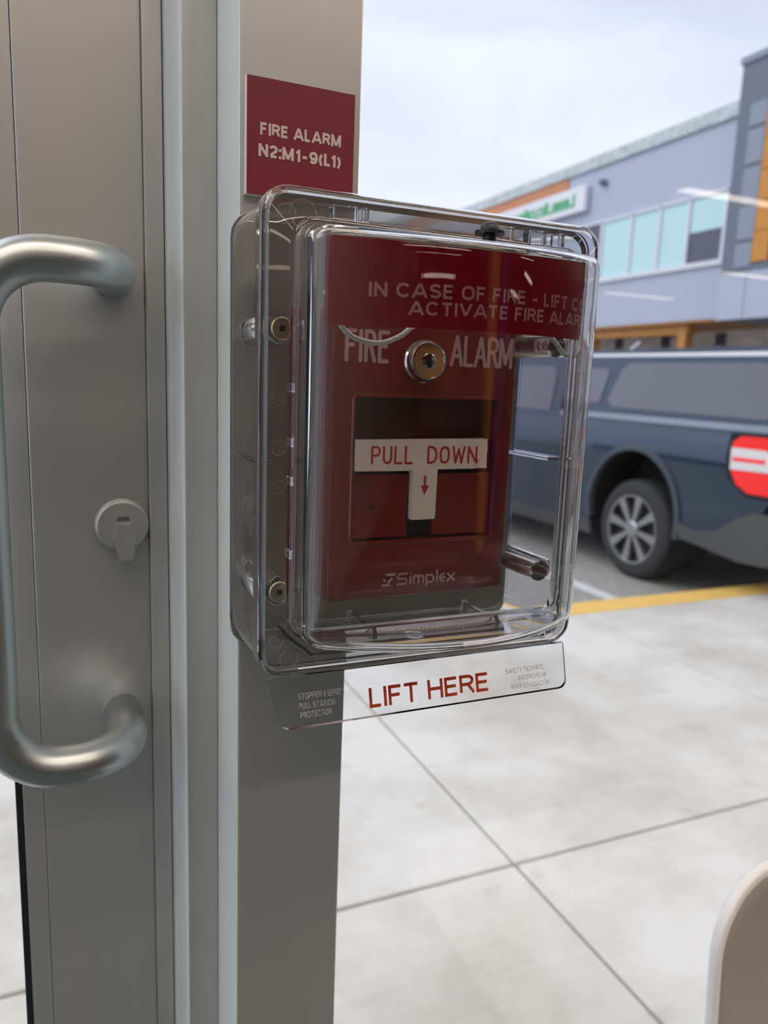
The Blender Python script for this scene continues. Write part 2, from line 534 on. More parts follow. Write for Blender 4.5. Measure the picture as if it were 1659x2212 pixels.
# square-ended sans capitals, drawn as thick centre lines (flat print)
def ea(cx, cy, rx, ry, a0, a1, n=14):
    return [(cx + rx * math.cos(math.radians(a0 + (a1 - a0) * i / n)), cy + ry * math.sin(math.radians(a0 + (a1 - a0) * i / n))) for i in range(n + 1)]
def superc(w, a0, a1, n=22):      # squarish bowl
    out = []
    for i in range(n + 1):
        t = math.radians(a0 + (a1 - a0) * i / n)
        c, s_ = math.cos(t), math.sin(t)
        out.append((w / 2 + w / 2 * math.copysign(abs(c) ** .85, c), .5 + .5 * math.copysign(abs(s_) ** .85, s_)))
    return out
GS = {
 'A': (.74, [[(-.035, -.12), (.36, 1.12)], [(.38, 1.12), (.775, -.12)], [(.13, .25), (.61, .25)]]),
 'B': (.56, [[(0, 0), (0, 1), (.32, 1)] + ea(.32, .76, .20, .24, 90, -90) + [(0, .52)], [(.32, .52)] + ea(.32, .26, .24, .26, 90, -90) + [(0, 0)]]),
 'C': (.64, [superc(.66, 38, 322)]),
 'D': (.60, [[(0, 0), (0, 1), (.26, 1)] + ea(.26, .5, .34, .5, 90, -90, 18) + [(0, 0)]]),
 'E': (.50, [[(.50, 0), (0, 0), (0, 1), (.50, 1)], [(0, .52), (.46, .52)]]),
 'F': (.48, [[(0, -.0), (0, 1), (.48, 1)], [(0, .50), (.42, .50)]]),
 'G': (.66, [superc(.68, 42, 345), [(.38, .46), (.66, .46), (.66, .0)]]),
 'H': (.56, [[(0, 0), (0, 1)], [(.56, 0), (.56, 1)], [(0, .52), (.56, .52)]]),
 'I': (.0, [[(0, 0), (0, 1)]]),
 'L': (.42, [[(0, 1), (0, 0), (.42, 0)]]),
 'M': (.76, [[(0, 0), (0, 1)], [(.02, 1.04), (.38, -.02)], [(.38, -.02), (.74, 1.04)], [(.76, 0), (.76, 1)]]),
 'N': (.58, [[(0, 0), (0, 1)], [(0, 1.06), (.58, -.06)], [(.58, 0), (.58, 1)]]),
 'O': (.70, [superc(.70, 0, 360, 32)]),
 'P': (.54, [[(0, 0), (0, 1), (.30, 1)] + ea(.30, .735, .24, .265, 90, -90) + [(0, .47)]]),
 'R': (.56, [[(0, 0), (0, 1), (.32, 1)] + ea(.32, .75, .22, .25, 90, -90) + [(0, .50)], [(.32, .50), (.58, -.06)]]),
 'S': (.56, [ea(.28, .75, .26, .25, 25, 235, 16)[:-1] + [(.14, .57), (.42, .46)] + ea(.28, .25, .28, .25, 50, -160, 16)]),
 'T': (.60, [[(0, 1), (.60, 1)], [(.30, 0), (.30, 1)]]),
 'U': (.58, [[(0, 1), (0, .30)] + ea(.29, .30, .29, .30, 180, 360) + [(.58, 1)]]),
 'V': (.70, [[(0, 1.1), (.33, 0)], [(.37, 0), (.70, 1.1)]]),
 'W': (.96, [[(0, 1.1), (.22, 0)], [(.26, 0), (.48, 1.05)], [(.48, 1.05), (.70, 0)], [(.74, 0), (.96, 1.1)]]),
 'X': (.62, [[(0, 1.08), (.62, -.08)], [(0, -.08), (.62, 1.08)]]),
 'Y': (.66, [[(0, 1.1), (.33, .42)], [(.66, 1.1), (.33, .42)], [(.33, .42), (.33, 0)]]),
 '1': (.26, [[(.26, 0), (.26, 1)], [(.0, .80), (.14, .82), (.26, .96)]]),
 '2': (.52, [ea(.26, .72, .25, .28, 165, -25) + [(.02, .10)], [(0, 0), (.52, 0)]]),
 '9': (.52, [ea(.26, .68, .26, .32, 0, 360, 20), [(.52, .70), (.52, .50), (.50, .26), (.42, .08), (.28, 0), (.12, .02), (.02, .16)]]),
 '(': (.18, [ea(.60, .40, .58, .82, 137, 223, 10)]),
 ')': (.18, [ea(-.42, .40, .58, .82, 43, -43, 10)]),
 ':': (.0, [[(0, -.14), (0, .14)], [(0, .58), (0, .86)]]),
 '-': (.40, [[(0, .40), (.40, .40)]]),
 '.': (.0, [[(0, -.09), (0, .09)]]), ',': (.0, [[(0, .09), (-.05, -.22)]]), "'": (.0, [[(0, 1), (0, .74)]]),
 ' ': (.10, []),
}
def sans(s, x0, x1, z0, cap, wt, yfun, bm, gap=.30, xmax=None, zfun=None, xfun=None, wide=1.2):
    """wt = stroke width as a share of the cap height"""
    tot = 0; pos = []
    for i, c in enumerate(s):
        pos.append(tot); tot += GS[c][0] * wide + wt + (gap - wt - (.16 if c == 'L' and s[i + 1:i + 2] in tuple('T1') else 0) - (.08 if c in 'FA' and s[i + 1:i + 2] in tuple('TAV') else 0)) * (i < len(s) - 1)
    k = (x1 - x0) / tot
    H_ = cap
    for c, p in zip(s, pos):
        clampz = c not in '(),:.-'
        for li, line in enumerate(GS[c][1]):
            pts = [(p + wt / 2 + a * wide, wt / 2 + b * (1 - wt)) for a, b in line]
            corner = [True] * len(pts)
            L_ = len(pts) - 1
            for i in range(L_):
                (ax, az), (bx, bz) = pts[i], pts[i + 1]
                d = Vector((bx - ax, bz - az))
                if d.length < 1e-6: continue
                d.normalize()
                def turn(j):
                    if j <= 0 or j >= L_: return 0
                    u = Vector((pts[j][0] - pts[j - 1][0], pts[j][1] - pts[j - 1][1])); v = Vector((pts[j + 1][0] - pts[j][0], pts[j + 1][1] - pts[j][1]))
                    return u.angle(v) if u.length > 1e-6 and v.length > 1e-6 else 0
                e0 = wt / 2 if (turn(i) > 1 or (i == 0 and len(line) <= 6 and (abs(d.x) < .01 or abs(d.y) < .01) and clampz)) else wt / 2 * math.tan(turn(i) / 2)
                e1 = wt / 2 if (turn(i + 1) > 1 or (i == L_ - 1 and abs(d.x) < .01 and clampz)) else wt / 2 * math.tan(turn(i + 1) / 2)
                if abs(d.y) < .01 and i == 0: e0 = 0 if c in 'FELTZ2-A' else e0
                if abs(d.y) < .01 and i == L_ - 1: e1 = 0 if c in 'FELTZ2-A' else e1
                n_v = Vector((-d.y, d.x)) * wt / 2
                A_, B_ = Vector((ax, az)) - d * e0, Vector((bx, bz)) + d * e1
                q = [A_ + n_v, B_ + n_v, B_ - n_v, A_ - n_v]
                out = []
                if clampz:
                    for lim, sg in ((0.0, 1), (1.0, -1)):
                        nq = []
                        for a1, b1 in zip(q, q[1:] + q[:1]):
                            da, db = (a1.y - lim) * sg, (b1.y - lim) * sg
                            if da >= 0: nq.append(a1)
                            if (da > 0 > db) or (da < 0 < db):
                                nq.append(a1 + (b1 - a1) * (da / (da - db)))
                        q = nq
                if len(q) < 3: continue
                for t in q:
                    zz = t.y
                    xx = x0 + t.x * k
                    z_ = z0 + zz * H_
                    if xmax is not None: xx = min(xx, xmax)
                    if zfun: z_ = zfun(xx, z_)
                    if xfun: xx = xfun(xx)
                    out.append((xx, yfun(xx, z_) - li * 3e-5 - (i % 2) * 1e-5 - (5e-6 if i == L_ - 1 else 0), z_))
                if max(o_[0] for o_ in out) - min(o_[0] for o_ in out) < 1e-6: continue
                bm.faces.new([bm.verts.new(o_) for o_ in out])
    return bm

# ------------------------------------------------------------------ the room (setting)
XL, XR, YB, ZC = -2.3, 18.0, -20.0, 3.6
def struct(name, bm, m, parent=None, smooth=False):
    o = link(name, bm, m, parent, smooth)
    if parent is None: o['kind'] = 'structure'
    return o
struct('floor', B(XL, XR, YB, 0.50, -0.05, 0.0), M['floor'])
struct('ceiling', B(XL, XR, YB, 0.50, ZC, ZC + .15), M['ceil'])
struct('wall_back', B(XL, XR, YB - .2, YB, 0, ZC), M['wallp'])
struct('wall_left', B(XL - .2, XL, YB, -1.9, 0, ZC), M['wallp'])
struct('trim_20', B(XL - .1, XL, -1.9, 0.52, 0, .12), M['alu'])  # sill and head of the added, unseen left glazing
struct('trim_21', B(XL - .1, XL, -1.9, 0.52, 3.2, ZC), M['alu'])
for i, (ya, yb) in enumerate(((-1.9, -.76), (-.70, .44))):  # unseen glazing, added to throw daylight onto left-facing metal
    r = struct_root('window_%d' % (11 + i), (XL - .05, (ya + yb) / 2, .12))
    link('pane', B(XL - .053, XL - .047, ya, yb, .12, 3.2), M['pane'], r)
    link('added_side_rail', B(XL - .1, XL, yb, yb + .06, .12, 3.2), M['alu'], r)
struct('wall_right', B(XR, XR + .2, YB, 0.52, 0, ZC), M['wallp'])
struct('wall_front', B(XL, XR, .41, .56, 3.0, 4.6), M['facade_mid'])

# slender post beside the door that carries the alarm
tp = struct_root('trim_1', (.12, .456, 0))
link('post', B(.0890, .1528, .400, .512, 0, 3.0, .0008, 2), M['alu'], tp)
link('daylit_side_skin', B(.0884, .0891, .4004, .4572, 0, 3.0, .0003, 1), M['alu_daylit'], tp)  # thin skin painting the daylight on the post's left face
# stepped door jamb: face, rounded bead and stop strip
jb = struct_root('trim_2', (.07, .48, 0))
link('jamb_face', B(.0690, .0884, .4571, .515, 0, 3.0, .0006), M['alu_dirty'], jb)
bead = prism([(.0640, .4955), (.0640, .499), (.0690, .499), (.0692, .4575), (.0684, .4590), (.0678, .4640), (.0672, .4720), (.0670, .4820), (.0666, .4900), (.0655, .4940)], 'Z', 0, 3.0)
link('bead', bead, M['alu_daylit'], jb, True, 35)  # bead colour carries the daylight too
link('stop_strip', B(.0522, .0632, .4935, .515, 0, 3.0, .0007), M['alu_dirty'], jb)
link('weather_seal', B(.0630, .0645, .4985, .515, 0, 3.0), M['gasket'], jb)

def post(n, x):
    struct(n, B(x - .032, x + .032, .400, .512, 0, 3.0, .0008), M['alu'])
for i, x in enumerate((2.10, 4.05, 6.0, 8.0, 10.0, 12.0, 14.0, 16.0, -.96)):
    post('trim_%d' % (i + 3), x)
edges_ = [(.1528, 2.068), (2.132, 4.018), (4.082, 5.968), (6.032, 7.968), (8.032, 9.968), (10.032, 11.968), (12.032, 13.968), (14.032, 15.968), (-2.29, -.992)]
for i, (a, b) in enumerate(edges_):
    r = struct_root('window_%d' % (i + 1), ((a + b) / 2, .46, 0))
    link('pane', B(a + .004, b - .004, .456, .462, .11, 2.93), M['pane'], r)
    link('sill_rail', B(a, b, .410, .512, 0, .11, .001), M['alu'], r)
    link('head_rail', B(a, b, .410, .512, 2.93, 3.0, .001), M['alu'], r)

# ceiling luminaires
ln = 0
for xx, yy in [(x_, y_) for y_ in (-0.8, -2.3) for x_ in (-1.0, 1.4, 4.1)] + [(x_, y_) for y_ in (-7.5, -12.0, -16.5) for x_ in (-1.0, 1.3)] + [(7.9, -6.3), (13.2, -10.6), (13.6, -14.6)]:
    if 1:
        t = thing('ceiling_light', 'long slim warm ceiling light on the shop ceiling, seen only as reflections', 'lamp', (xx, yy, ZC), 'linear lights on the shop ceiling')
        link('housing', B(xx - 1.1, xx + 1.1, yy - .10, yy + .10, ZC - .07, ZC - .001, .004), M['lamp_case'], t)
        link('diffuser', B(xx - 1.08, xx + 1.08, yy - .085, yy + .085, ZC - .082, ZC - .0705), M['lamp'] if yy > -5 else M['lamp_dim'], t)

# ------------------------------------------------------------------ the door
DY = .4985          # face of the door
door = struct_root('door_1', (-.45, .51, 0))
link('lock_stile', B(-.0165, .0520, DY, .5450, .012, 2.96, .0008), M['alu'], door)
link('glass_stop', B(-.0290, -.0168, DY + .0004, .512, .26, 2.88, .0006), M['alu'], door)
link('gasket', B(-.0335, -.0288, DY + .0035, .524, .255, 2.885), M['gasket'], door)
link('hinge_stile', B(-.905, -.84, DY, .545, .012, 2.96, .0008), M['alu'], door)
link('bottom_rail', B(-.84, -.0165, DY, .545, .012, .255, .0008), M['alu'], door)
link('top_rail', B(-.84, -.0165, DY, .545, 2.885, 2.96, .0008), M['alu'], door)
link('pane', B(-.84, -.031, .516, .522, .255, 2.885), M['pane'], door)
hp = fillet_path([(.0325, DY, 1.2545), (.0325, .434, 1.2545), (-.0365, .434, 1.2545), (-.0365, .434, .9765), (.0335, .434, .9765), (.0335, DY, .9765)], .034, 12)
# longer bends read smoother
hnd = link('door_handle', tube(hp, .0117, 28), M['steel'], door, True)
hnd['label'] = 'satin steel D pull handle'
lk = link('thumb_turn', lathe([(.0168, 0), (.0168, -.0020), (.0160, -.0040), (.0150, -.0048), (.0100, -.0050)], (.0356, DY, 1.1028), 'Y', 48), M['alu'], door, True, 35)
lev = prism([(-.0040, .0036), (.0040, .0036), (.0068, -.0065), (.0042, -.0195), (-.0036, -.0195), (-.0066, -.0065)], 'Y', -.0150, -.0045, bev=.0011)
for v in lev.verts:
    v.co = v.co + Vector((.0362, DY, 1.1020))
link('lever', lev, M['alu'], lk)
slot_ = prism([(-.0046, .0040), (.0040, .0040), (.0030, .0070), (-.0036, .0070)], 'Y', -.0053, -.0049)
for v in slot_.verts:
    v.co = v.co + Vector((.0362, DY, 1.1020))
link('recess_shade', slot_, M['plastic'], lk)  # flat dark patch painting the shade of a recess

# ------------------------------------------------------------------ fire alarm sign
sg = thing('fire_alarm_sign', 'square dark red FIRE ALARM sign on the post above the clear cover', 'sign', (.1195, .400, 1.2897))
link('backing', B(.0908, .1480, .3962, .3999, 1.2897, 1.3452, .0003), M['sign_core'], sg)
link('face', B(.0912, .1478, .3956, .3963, 1.2899, 1.3450), M['sign_red'], sg)
sy = lambda x, z: .39545
bmx = bmesh.new()
sans('FIRE ALARM', .0978, .1405, 1.3184, .0058, .22, sy, bmx, gap=.31, wide=1.02)
sans('N2:M1-9(L1)', .0970, .1408, 1.3082, .0060, .22, sy, bmx, gap=.30, wide=1.02)
link('lettering', bmx, M['sign_ink'], sg)

# ------------------------------------------------------------------ mounting plate
def ring_pts(rect, y, n=6, side=20):
    return [(x, y, z) for x, z in rrect(*rect, n=n, side=side)]
PL = (.0840, .2625, 1.0520, 1.2815, .011)
pl = link('mounting_plate', loops_bm([ring_pts(PL, .3996), ring_pts(PL, .3982), ring_pts((.0845, .2620, 1.0525, 1.2810, .0105), .3977)]), M['plate'])
tag(pl, 'grey metal backplate fixed to the post behind the clear cover', 'plate')

# ------------------------------------------------------------------ pull station
ps = thing('fire_alarm_pull_station', 'red wall pull station with a cream T handle inside the clear cover', 'fire alarm', (.1868, .3977, 1.0795))
OUT = (.1330, .2437, 1.0788, 1.2360, .003)
def off(rc, d, r=None):
    return (rc[0] + d, rc[1] - d, rc[2] + d, rc[3] - d, max(rc[4] - d, .0004) if r is None else r)
OPEN = (.1462, .2330, 1.1118, 1.1905, .0015)
lp = [ring_pts(off(OUT, -.0020), .3976), ring_pts(OUT, .3772), ring_pts(off(OUT, .0006), .3763), ring_pts(off(OUT, .0018), .3758),
      ring_pts(off(OPEN, -.0022), .3758), ring_pts(off(OPEN, -.0016), .3750), ring_pts(off(OPEN, -.0004), .3750), ring_pts(OPEN, .3758), ring_pts(OPEN, .3860)]
link('body', loops_bm(lp, True, False), M['red_body'], ps, True, 30)
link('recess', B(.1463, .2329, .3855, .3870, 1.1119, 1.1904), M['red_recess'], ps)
a = B(.1466, .1796, .3775, .3860, 1.1133, 1.1490, .0005)
cut = link('lower_panel', a, M['red_body'], ps)
link('lower_panel', B(.1958, .2326, .3775, .3860, 1.1133, 1.1490, .0005), M['red_body'], ps)
link('screw_hole', lathe([(.0013, 0), (.0013, -.0006)], (.1573, .3776, 1.1308), 'Y', 20), M['black'], ps)
link('slot', B(.1797, .1957, .3835, .3860, 1.1133, 1.150), M['dark'], ps)
T = [(.1462, 1.1513), (.1462, 1.1680), (.2266, 1.1690), (.2268, 1.1522), (.1953, 1.1518), (.1950, 1.1237), (.1806, 1.1235), (.1803, 1.1512)]
th = link('t_handle', prism(T, 'Y', .3732, .3790, bev=.0006), M['cream'], ps)
th['label'] = 'cream T shaped pull handle'
bmx = bmesh.new()
stroke_text('PULL', .1553, .1790, 1.1556, 1.1643, .3731, .0013, bmx, gap=.34)
link('lettering', bmx, M['red_ink'], th)
bmx = bmesh.new()
stroke_text('DOWN', .1890, .2195, 1.1556, 1.1643, .3731, .0013, bmx, gap=.34)
link('lettering', bmx, M['red_ink'], th)
bmx = bmesh.new()
ax_ = .1877
bmx.faces.new([bmx.verts.new((x, .3731, z)) for x, z in [(ax_ - .0007, 1.1485), (ax_ + .0007, 1.1485), (ax_ + .0007, 1.1425), (ax_ - .0007, 1.1425)]])
bmx.faces.new([bmx.verts.new((x, .3731, z)) for x, z in [(ax_ - .0026, 1.1428), (ax_ + .0026, 1.1428), (ax_, 1.1375)]])
link('arrow', bmx, M['red_ink'], th)
# lettering on the body
bmx = bmesh.new()
YF = .37565
stroke_text('FIRE', .1400, .1632, 1.2098, 1.2248, YF, .0021, bmx, gap=.40)
link('lettering', bmx, M['pink_ink'], ps)
bmx = bmesh.new()
stroke_text('ALARM', .2018, .2400, 1.2098, 1.2248, YF, .0021, bmx, gap=.26)
link('lettering', bmx, M['pink_ink'], ps)
# maker's emblem and name
bmx = bmesh.new()
yl = lambda x, z: YF
LN = .0072
def stroke2(lines, w, cap_sq=True):
    for li, line in enumerate(lines):
        for si, ((ax, az), (bx, bz)) in enumerate(zip(line, line[1:])):
            YF = .37565 - li * 3e-5 - (si % 2) * 1e-5
            d = Vector((bx - ax, bz - az)).normalized()
            nx, nz = -d.y * w / 2, d.x * w / 2
            ex, ez = d.x * w * .38, d.y * w * .38
            bmx.faces.new([bmx.verts.new((p, YF, q)) for p, q in ((ax - ex + nx, az - ez + nz), (bx + ex + nx, bz + ez + nz), (bx + ex - nx, bz + ez - nz), (ax - ex - nx, az - ez - nz))])
def arcp(cx, cz, rx, rz, a0, a1, n=12):
    return [(cx + rx * math.cos(math.radians(a0 + (a1 - a0) * i / n)), cz + rz * math.sin(math.radians(a0 + (a1 - a0) * i / n))) for i in range(n + 1)]
x0, z0 = .1656, 1.0855
e_top = [(x0 + .0068, z0 + .0066)] + arcp(x0 + .0024, z0 + .0048, .0018, .0018, 90, 230)
stroke2([e_top], .0015)
e_bot = [(x0, z0 + .0006)] + [(x0 + .0044 + (p[0] - x0 - .0044), p[1]) for p in arcp(x0 + .0044, z0 + .0024, .0018, .0018, -90, 50)]
stroke2([e_bot], .0015)
bmx.faces.new([bmx.verts.new((p, YF, q)) for p, q in ((x0 + .0016, z0 + .0016), (x0 + .0054, z0 + .0056), (x0 + .0044, z0 + .0018))])
def S(ch, x, w, h=.0060, d=0.0):
    zb = z0 + .0006
    t = .00115
    X = lambda u: x + u * w
    Z = lambda v: zb + v * h
    if ch == 'S': return [[(X(1), Z(1))] + [(p, q) for p, q in arcp(X(.26), Z(.76), .26 * w, .24 * h, 90, 270, 8)] + arcp(X(.74), Z(.26), .26 * w, .26 * h, 90, -90, 8) + [(X(0), Z(0))]]
    if ch == 'i': return [[(X(0), Z(0)), (X(0), Z(.68))], [(X(0), Z(.98)), (X(0), Z(1.0))]]
    if ch == 'm': return [[(X(0), Z(0)), (X(0), Z(.7)), (X(.85), Z(.7)), (X(1), Z(.58)), (X(1), Z(0))], [(X(.5), Z(0)), (X(.5), Z(.7))]]
    if ch == 'p': return [[(X(0), Z(-.32)), (X(0), Z(.7)), (X(.6), Z(.7))] + arcp(X(.6), Z(.35), .4 * w, .35 * h, 90, -90, 8) + [(X(0), Z(0))]]
    if ch == 'l': return [[(X(0), Z(0)), (X(0), Z(1.12))]]
    if ch == 'e': return [arcp(X(.55), Z(.35), .55 * w, .35 * h, 70, 290, 10), [(X(0), Z(.35)), (X(.9), Z(.35))]]
    if ch == 'x': return [[(X(0), Z(0)), (X(1), Z(.7))], [(X(0), Z(.7)), (X(1), Z(0))]]
for ch, x, w in (('S', .1745, .0056), ('i', .1826, 0), ('m', .1848, .0060), ('p', .1928, .0046), ('l', .1996, 0), ('e', .2015, .0036), ('x', .2066, .0044)):
    stroke2(S(ch, x, w), .00115)
link('emblem', bmx, M['pink_ink'], ps)
# lock
LC = (.1845, .3758, 1.2108)
lockb = link('key_lock', lathe([(.0116, 0), (.0116, -.0010), (.0108, -.0022), (.0106, -.0066), (.0100, -.0076), (.0091, -.0078), (.0089, -.0070), (.0, -.0070)][:-1], LC, 'Y', 48), M['chrome'], ps, True, 30)
link('keyway_plug', lathe([(.0042, -.0067), (.0042, -.0074), (.0036, -.0077)], LC, 'Y', 32), M['chrome'], lockb, True, 30)
bmx = B(LC[0] - .0011, LC[0] + .0011, LC[1] - .00795, LC[1] - .0070, LC[2] - .0034, LC[2] + .0040, .0002)
B(LC[0] - .0019, LC[0] - .0004, LC[1] - .00792, LC[1] - .0070, LC[2] - .0022, LC[2] + .0006, 0, bm=bmx)
link('keyway', bmx, M['black'], lockb)

# ------------------------------------------------------------------ clear protective cover
cv = thing('alarm_cover', 'clear plastic lift-up cover with a red warning band over the pull station', 'protective cover', (.1725, .3975, 1.0548))
YFL = .331
# back box: hollow frame
def rp(rc, y): return ring_pts(rc, y)
BX = (.0840, .2618, 1.0565, 1.2805, .012)
back = loops_bm([rp(off(BX, -.0006), .3974), rp(off(BX, -.0006), .3955), rp(BX, .3950), rp(off(BX, .0006), .3450), rp(off(BX, .0036, .0085), .3450), rp(off(BX, .0026, .009), .3974)], wrap=True)
bb = link('back_box', back, M['clear'], cv, True, 30)
# posts with screws, joined to the side walls by webs
for (sx, sz, sgn) in ((.0967, 1.2215, -1), (.0972, 1.0965, -1), (.2486, 1.2215, 1), (.2486, 1.0965, 1)):
    pr = .0074 if sgn < 0 else .0062
    pb = lathe([(pr, .0490), (pr - .0002, .0), (pr - .0008, -.0006), (.0030, -.0006)], (sx, .3465, sz), 'Y', 28)
    p = link('screw_post', pb, M['clear'], bb, True, 40)
    if sgn < 0:
        web = B(.0870, sx - .0066, .3500, .3960, sz - .0055, sz + .0055, .002)
        sc_ = lathe([(.0053, .0), (.0053, -.0007), (.0048, -.0012), (.0004, -.0012)], (sx, .3452, sz), 'Y', 32)
        s = link('screw', sc_, M['zinc'], cv, True, 30)
        q = bmesh.new()
        prism([(-.0014, -.0013), (.0013, -.0014), (.0014, .0013), (-.0013, .0014)], 'Y', -.0001, .0001, q)
        for v in q.verts: v.co += Vector((sx, .33390 + .0099, sz))
        link('square_drive', q, M['dark'], s)
    else:
        web = B(sx + .0066, .2588, .3500, .3960, sz - .0055, sz + .0055, .002)
    link('web', web, M['clear'], bb, True, 40)
link('rib', B(.0868, .0950, .3480, .3960, 1.1590, 1.1612, .0004), M['clear'], bb)
link('rib', B(.2500, .2592, .3480, .3960, 1.1590, 1.1612, .0004), M['clear'], bb)
link('shelf', B(.1150, .2300, .3500, .3960, 1.0605, 1.0625, .0004), M['clear'], bb)
for x in (.122, .1500, .2250):
    link('clip', B(x, x + .0025, .3520, .3900, 1.0626, 1.0690, .0005), M['clear'], bb)

# front shell : lip, flange, dome in one closed surface
def Hm(x):
    u = (x - .1735) / .075
    return .020 + .026 * (1 - u * u)
LIP = (.0829, .2628, 1.0572, 1.2818, .0125)
DM = (.0985, .2485, 1.0776, 1.2666, .0085)
outer = [rp(LIP, .3425), rp(LIP, .3345)]
for k in range(1, 5):
    t = PI / 2 * k / 4
    outer.append(rp(off(LIP, .0035 * (1 - math.cos(t))), .3345 - .0035 * math.sin(t)))
outer.append(rp(off(DM, -.0032), YFL))
for k in range(1, 4):
    t = PI / 2 * k / 3
    outer.append(rp(off(DM, -.0032 + .0032 * math.sin(t)), YFL - .0032 * (1 - math.cos(t))))
def dome_loops(rc, base, rf, hoff, nf=6, nin=16):
    L = []
    def P(rect, f):  # f(H) gives protrusion
        return [(x, YFL - f(Hm(x) - hoff), z) for x, z in rrect(*rect, n=6, side=20)]
    L.append(P(off(rc, .0002), lambda h: max(base, (h - rf) * .5)))
    L.append(P(off(rc, .0004), lambda h: h - rf))
    for k in range(1, nf + 1):
        t = PI / 2 * k / nf
        L.append(P(off(rc, .0004 + rf * (1 - math.cos(t)), max(.0025, rc[4] - rf * .6 * (1 - math.cos(t)))), lambda h, t=t: h - rf + rf * math.sin(t)))
    cx, cz = (rc[0] + rc[1]) / 2, (rc[2] + rc[3]) / 2
    last = rrect(*off(rc, .0004 + rf, max(.0025, rc[4] - rf * .6)), n=6, side=20)
    for k in range(1, nin):
        s = 1 - k / nin
        L.append([(cx + (x - cx) * s, YFL - (Hm(cx + (x - cx) * s) - hoff), cz + (z - cz) * s) for x, z in last])
    return L
TH = .0028
o_d = dome_loops(DM, .004, .0055, 0)
i_rc = off(DM, TH)
i_d = dome_loops(i_rc, .002, .0030, TH)
inner = [rp(off(LIP, TH), .3425), rp(off(LIP, TH), YFL + TH + .001), rp(off(LIP, TH + .001), YFL + TH), rp(off(i_rc, -.0010), YFL + TH), rp(off(i_rc, 0), YFL + TH - .0015)]
loops = outer + o_d
bmf = bmesh.new()
ro = [[bmf.verts.new(p) for p in l] for l in loops]
ri = [[bmf.verts.new(p) for p in l] for l in inner + i_d]
n_ = len(ro[0])
for rows in (ro, ri):
    for A_, B_ in zip(rows, rows[1:]):
        for i in range(n_):
            bmf.faces.new((A_[i], A_[(i + 1) % n_], B_[(i + 1) % n_], B_[i]))
    c = Vector((0, 0, 0))
    for v in rows[-1]: c += v.co
    c /= n_
    c.y = min(v.co.y for v in rows[-1])
    cvx = bmf.verts.new(c)
    for i in range(n_):
        bmf.faces.new((rows[-1][i], rows[-1][(i + 1) % n_], cvx))
for v in bmf.verts:      # moulding draft: the roof of the dome falls towards its front
    if v.co.y < YFL and v.co.z > 1.243:
        v.co.z -= .155 * (YFL - v.co.y) * min(1, (v.co.z - 1.243) / .0235)
for i in range(n_):
    bmf.faces.new((ro[0][i], ro[0][(i + 1) % n_], ri[0][(i + 1) % n_], ri[0][i]))
fs = link('front_shell', bmf, M['clear'], cv, True, 40)
# shallow mould rings on the flange
for (x, z, r) in ((.0935, 1.2690, .0042), (.1010, 1.2700, .0060), (.0910, 1.1900, .0030), (.0915, 1.1680, .0032), (.0915, 1.1500, .0032), (.0915, 1.1050, .0030), (.0915, 1.0760, .0032), (.0975, 1.0665, .0042), (.2520, 1.1680, .0028)):
    tp = [(x + r * math.cos(a_), YFL - .0001, z + r * math.sin(a_)) for a_ in [2 * PI * i / 28 for i in range(29)]]
    link('mould_ring', tube(tp, .00013, 6), M['clear'], fs, True)
# hinge blocks along the top edge
for x, w in ((.1165, .012), (.1300, .004), (.2020, .010), (.2210, .010), (.2380, .004)):
    link('hinge_block', B(x, x + w, .3365, .3440, 1.2695, 1.2765, .0006), M['clear'], fs)
for z in (1.1950, 1.1700, 1.1520, 1.1170):
    link('catch', B(.0990, .1018, .3345, .3420, z - .002, z + .002, .0004), M['clear'], fs)
link('grip_ring', tube([(.153 + .0045 * math.cos(a_), .309 + .0045 * math.sin(a_), 1.0806) for a_ in [2 * PI * i / 24 for i in range(25)]], .0007, 8), M['clear'], fs, True)
# black fixing button
kb = link('button', lathe([(.0030, -.0020), (.0030, .0012), (.0070, .0014), (.0070, .0028), (.0044, .0031), (.0043, .0045), (.0036, .0060), (.0020, .0070)], (.1872, .3180, 1.2668), 'Z', 32), M['black'], cv, True, 35)
# lift tab
tabpts = [(.0868, 1.0576), (.2583, 1.0576)]
def tab_outline():
    pts = [(.0868, 1.0576)]
    pts += [(.0972 + .0050 * math.cos(a_) , 1.0385 + .0050 * math.sin(a_)) for a_ in [math.radians(d) for d in (190, 210, 230, 250, 270)]]
    pts += [(.2530 + .0050 * math.cos(a_), 1.0385 + .0050 * math.sin(a_)) for a_ in [math.radians(d) for d in (270, 290, 310, 330, 350)]]
    pts += [(.2583, 1.0576)]
    return pts
tb = prism(tab_outline(), 'Y', 0, .0024, bev=.0007, seg=3)
def taby(z): return YFL + (z - 1.0576) * .28
for v in tb.verts: v.co.y += taby(v.co.z)
tab = link('lift_tab', tb, M['clear'], cv, True, 40)
ty = lambda x, z: taby(z) - .00012
tl = link('lettering', sans('LIFT HERE', .1385, .2080, 1.0380, .0096, .17, ty, bmesh.new(), gap=.27, wide=1.35), M['tab_red'], tab)
tl['label'] = 'orange red LIFT HERE lettering'
bmx = bmesh.new()
sans('STOPPER II SERIES', .1018, .1256, 1.0466, .0028, .14, ty, bmx, gap=.27)
sans('PULL STATION', .1021, .1205, 1.0422, .0028, .14, ty, bmx, gap=.27)
sans('PROTECTOR', .1025, .1185, 1.0380, .0028, .14, ty, bmx, gap=.27)
link('small_print', bmx, M['tab_grey'], tab)
bmx = bmesh.new()
sans("SAFETY TECH INT'L", .2188, .2440, 1.0452, .0026, .14, ty, bmx, gap=.27)
sans('WATERFORD, MI', .2262, .2446, 1.0410, .0026, .14, ty, bmx, gap=.27)
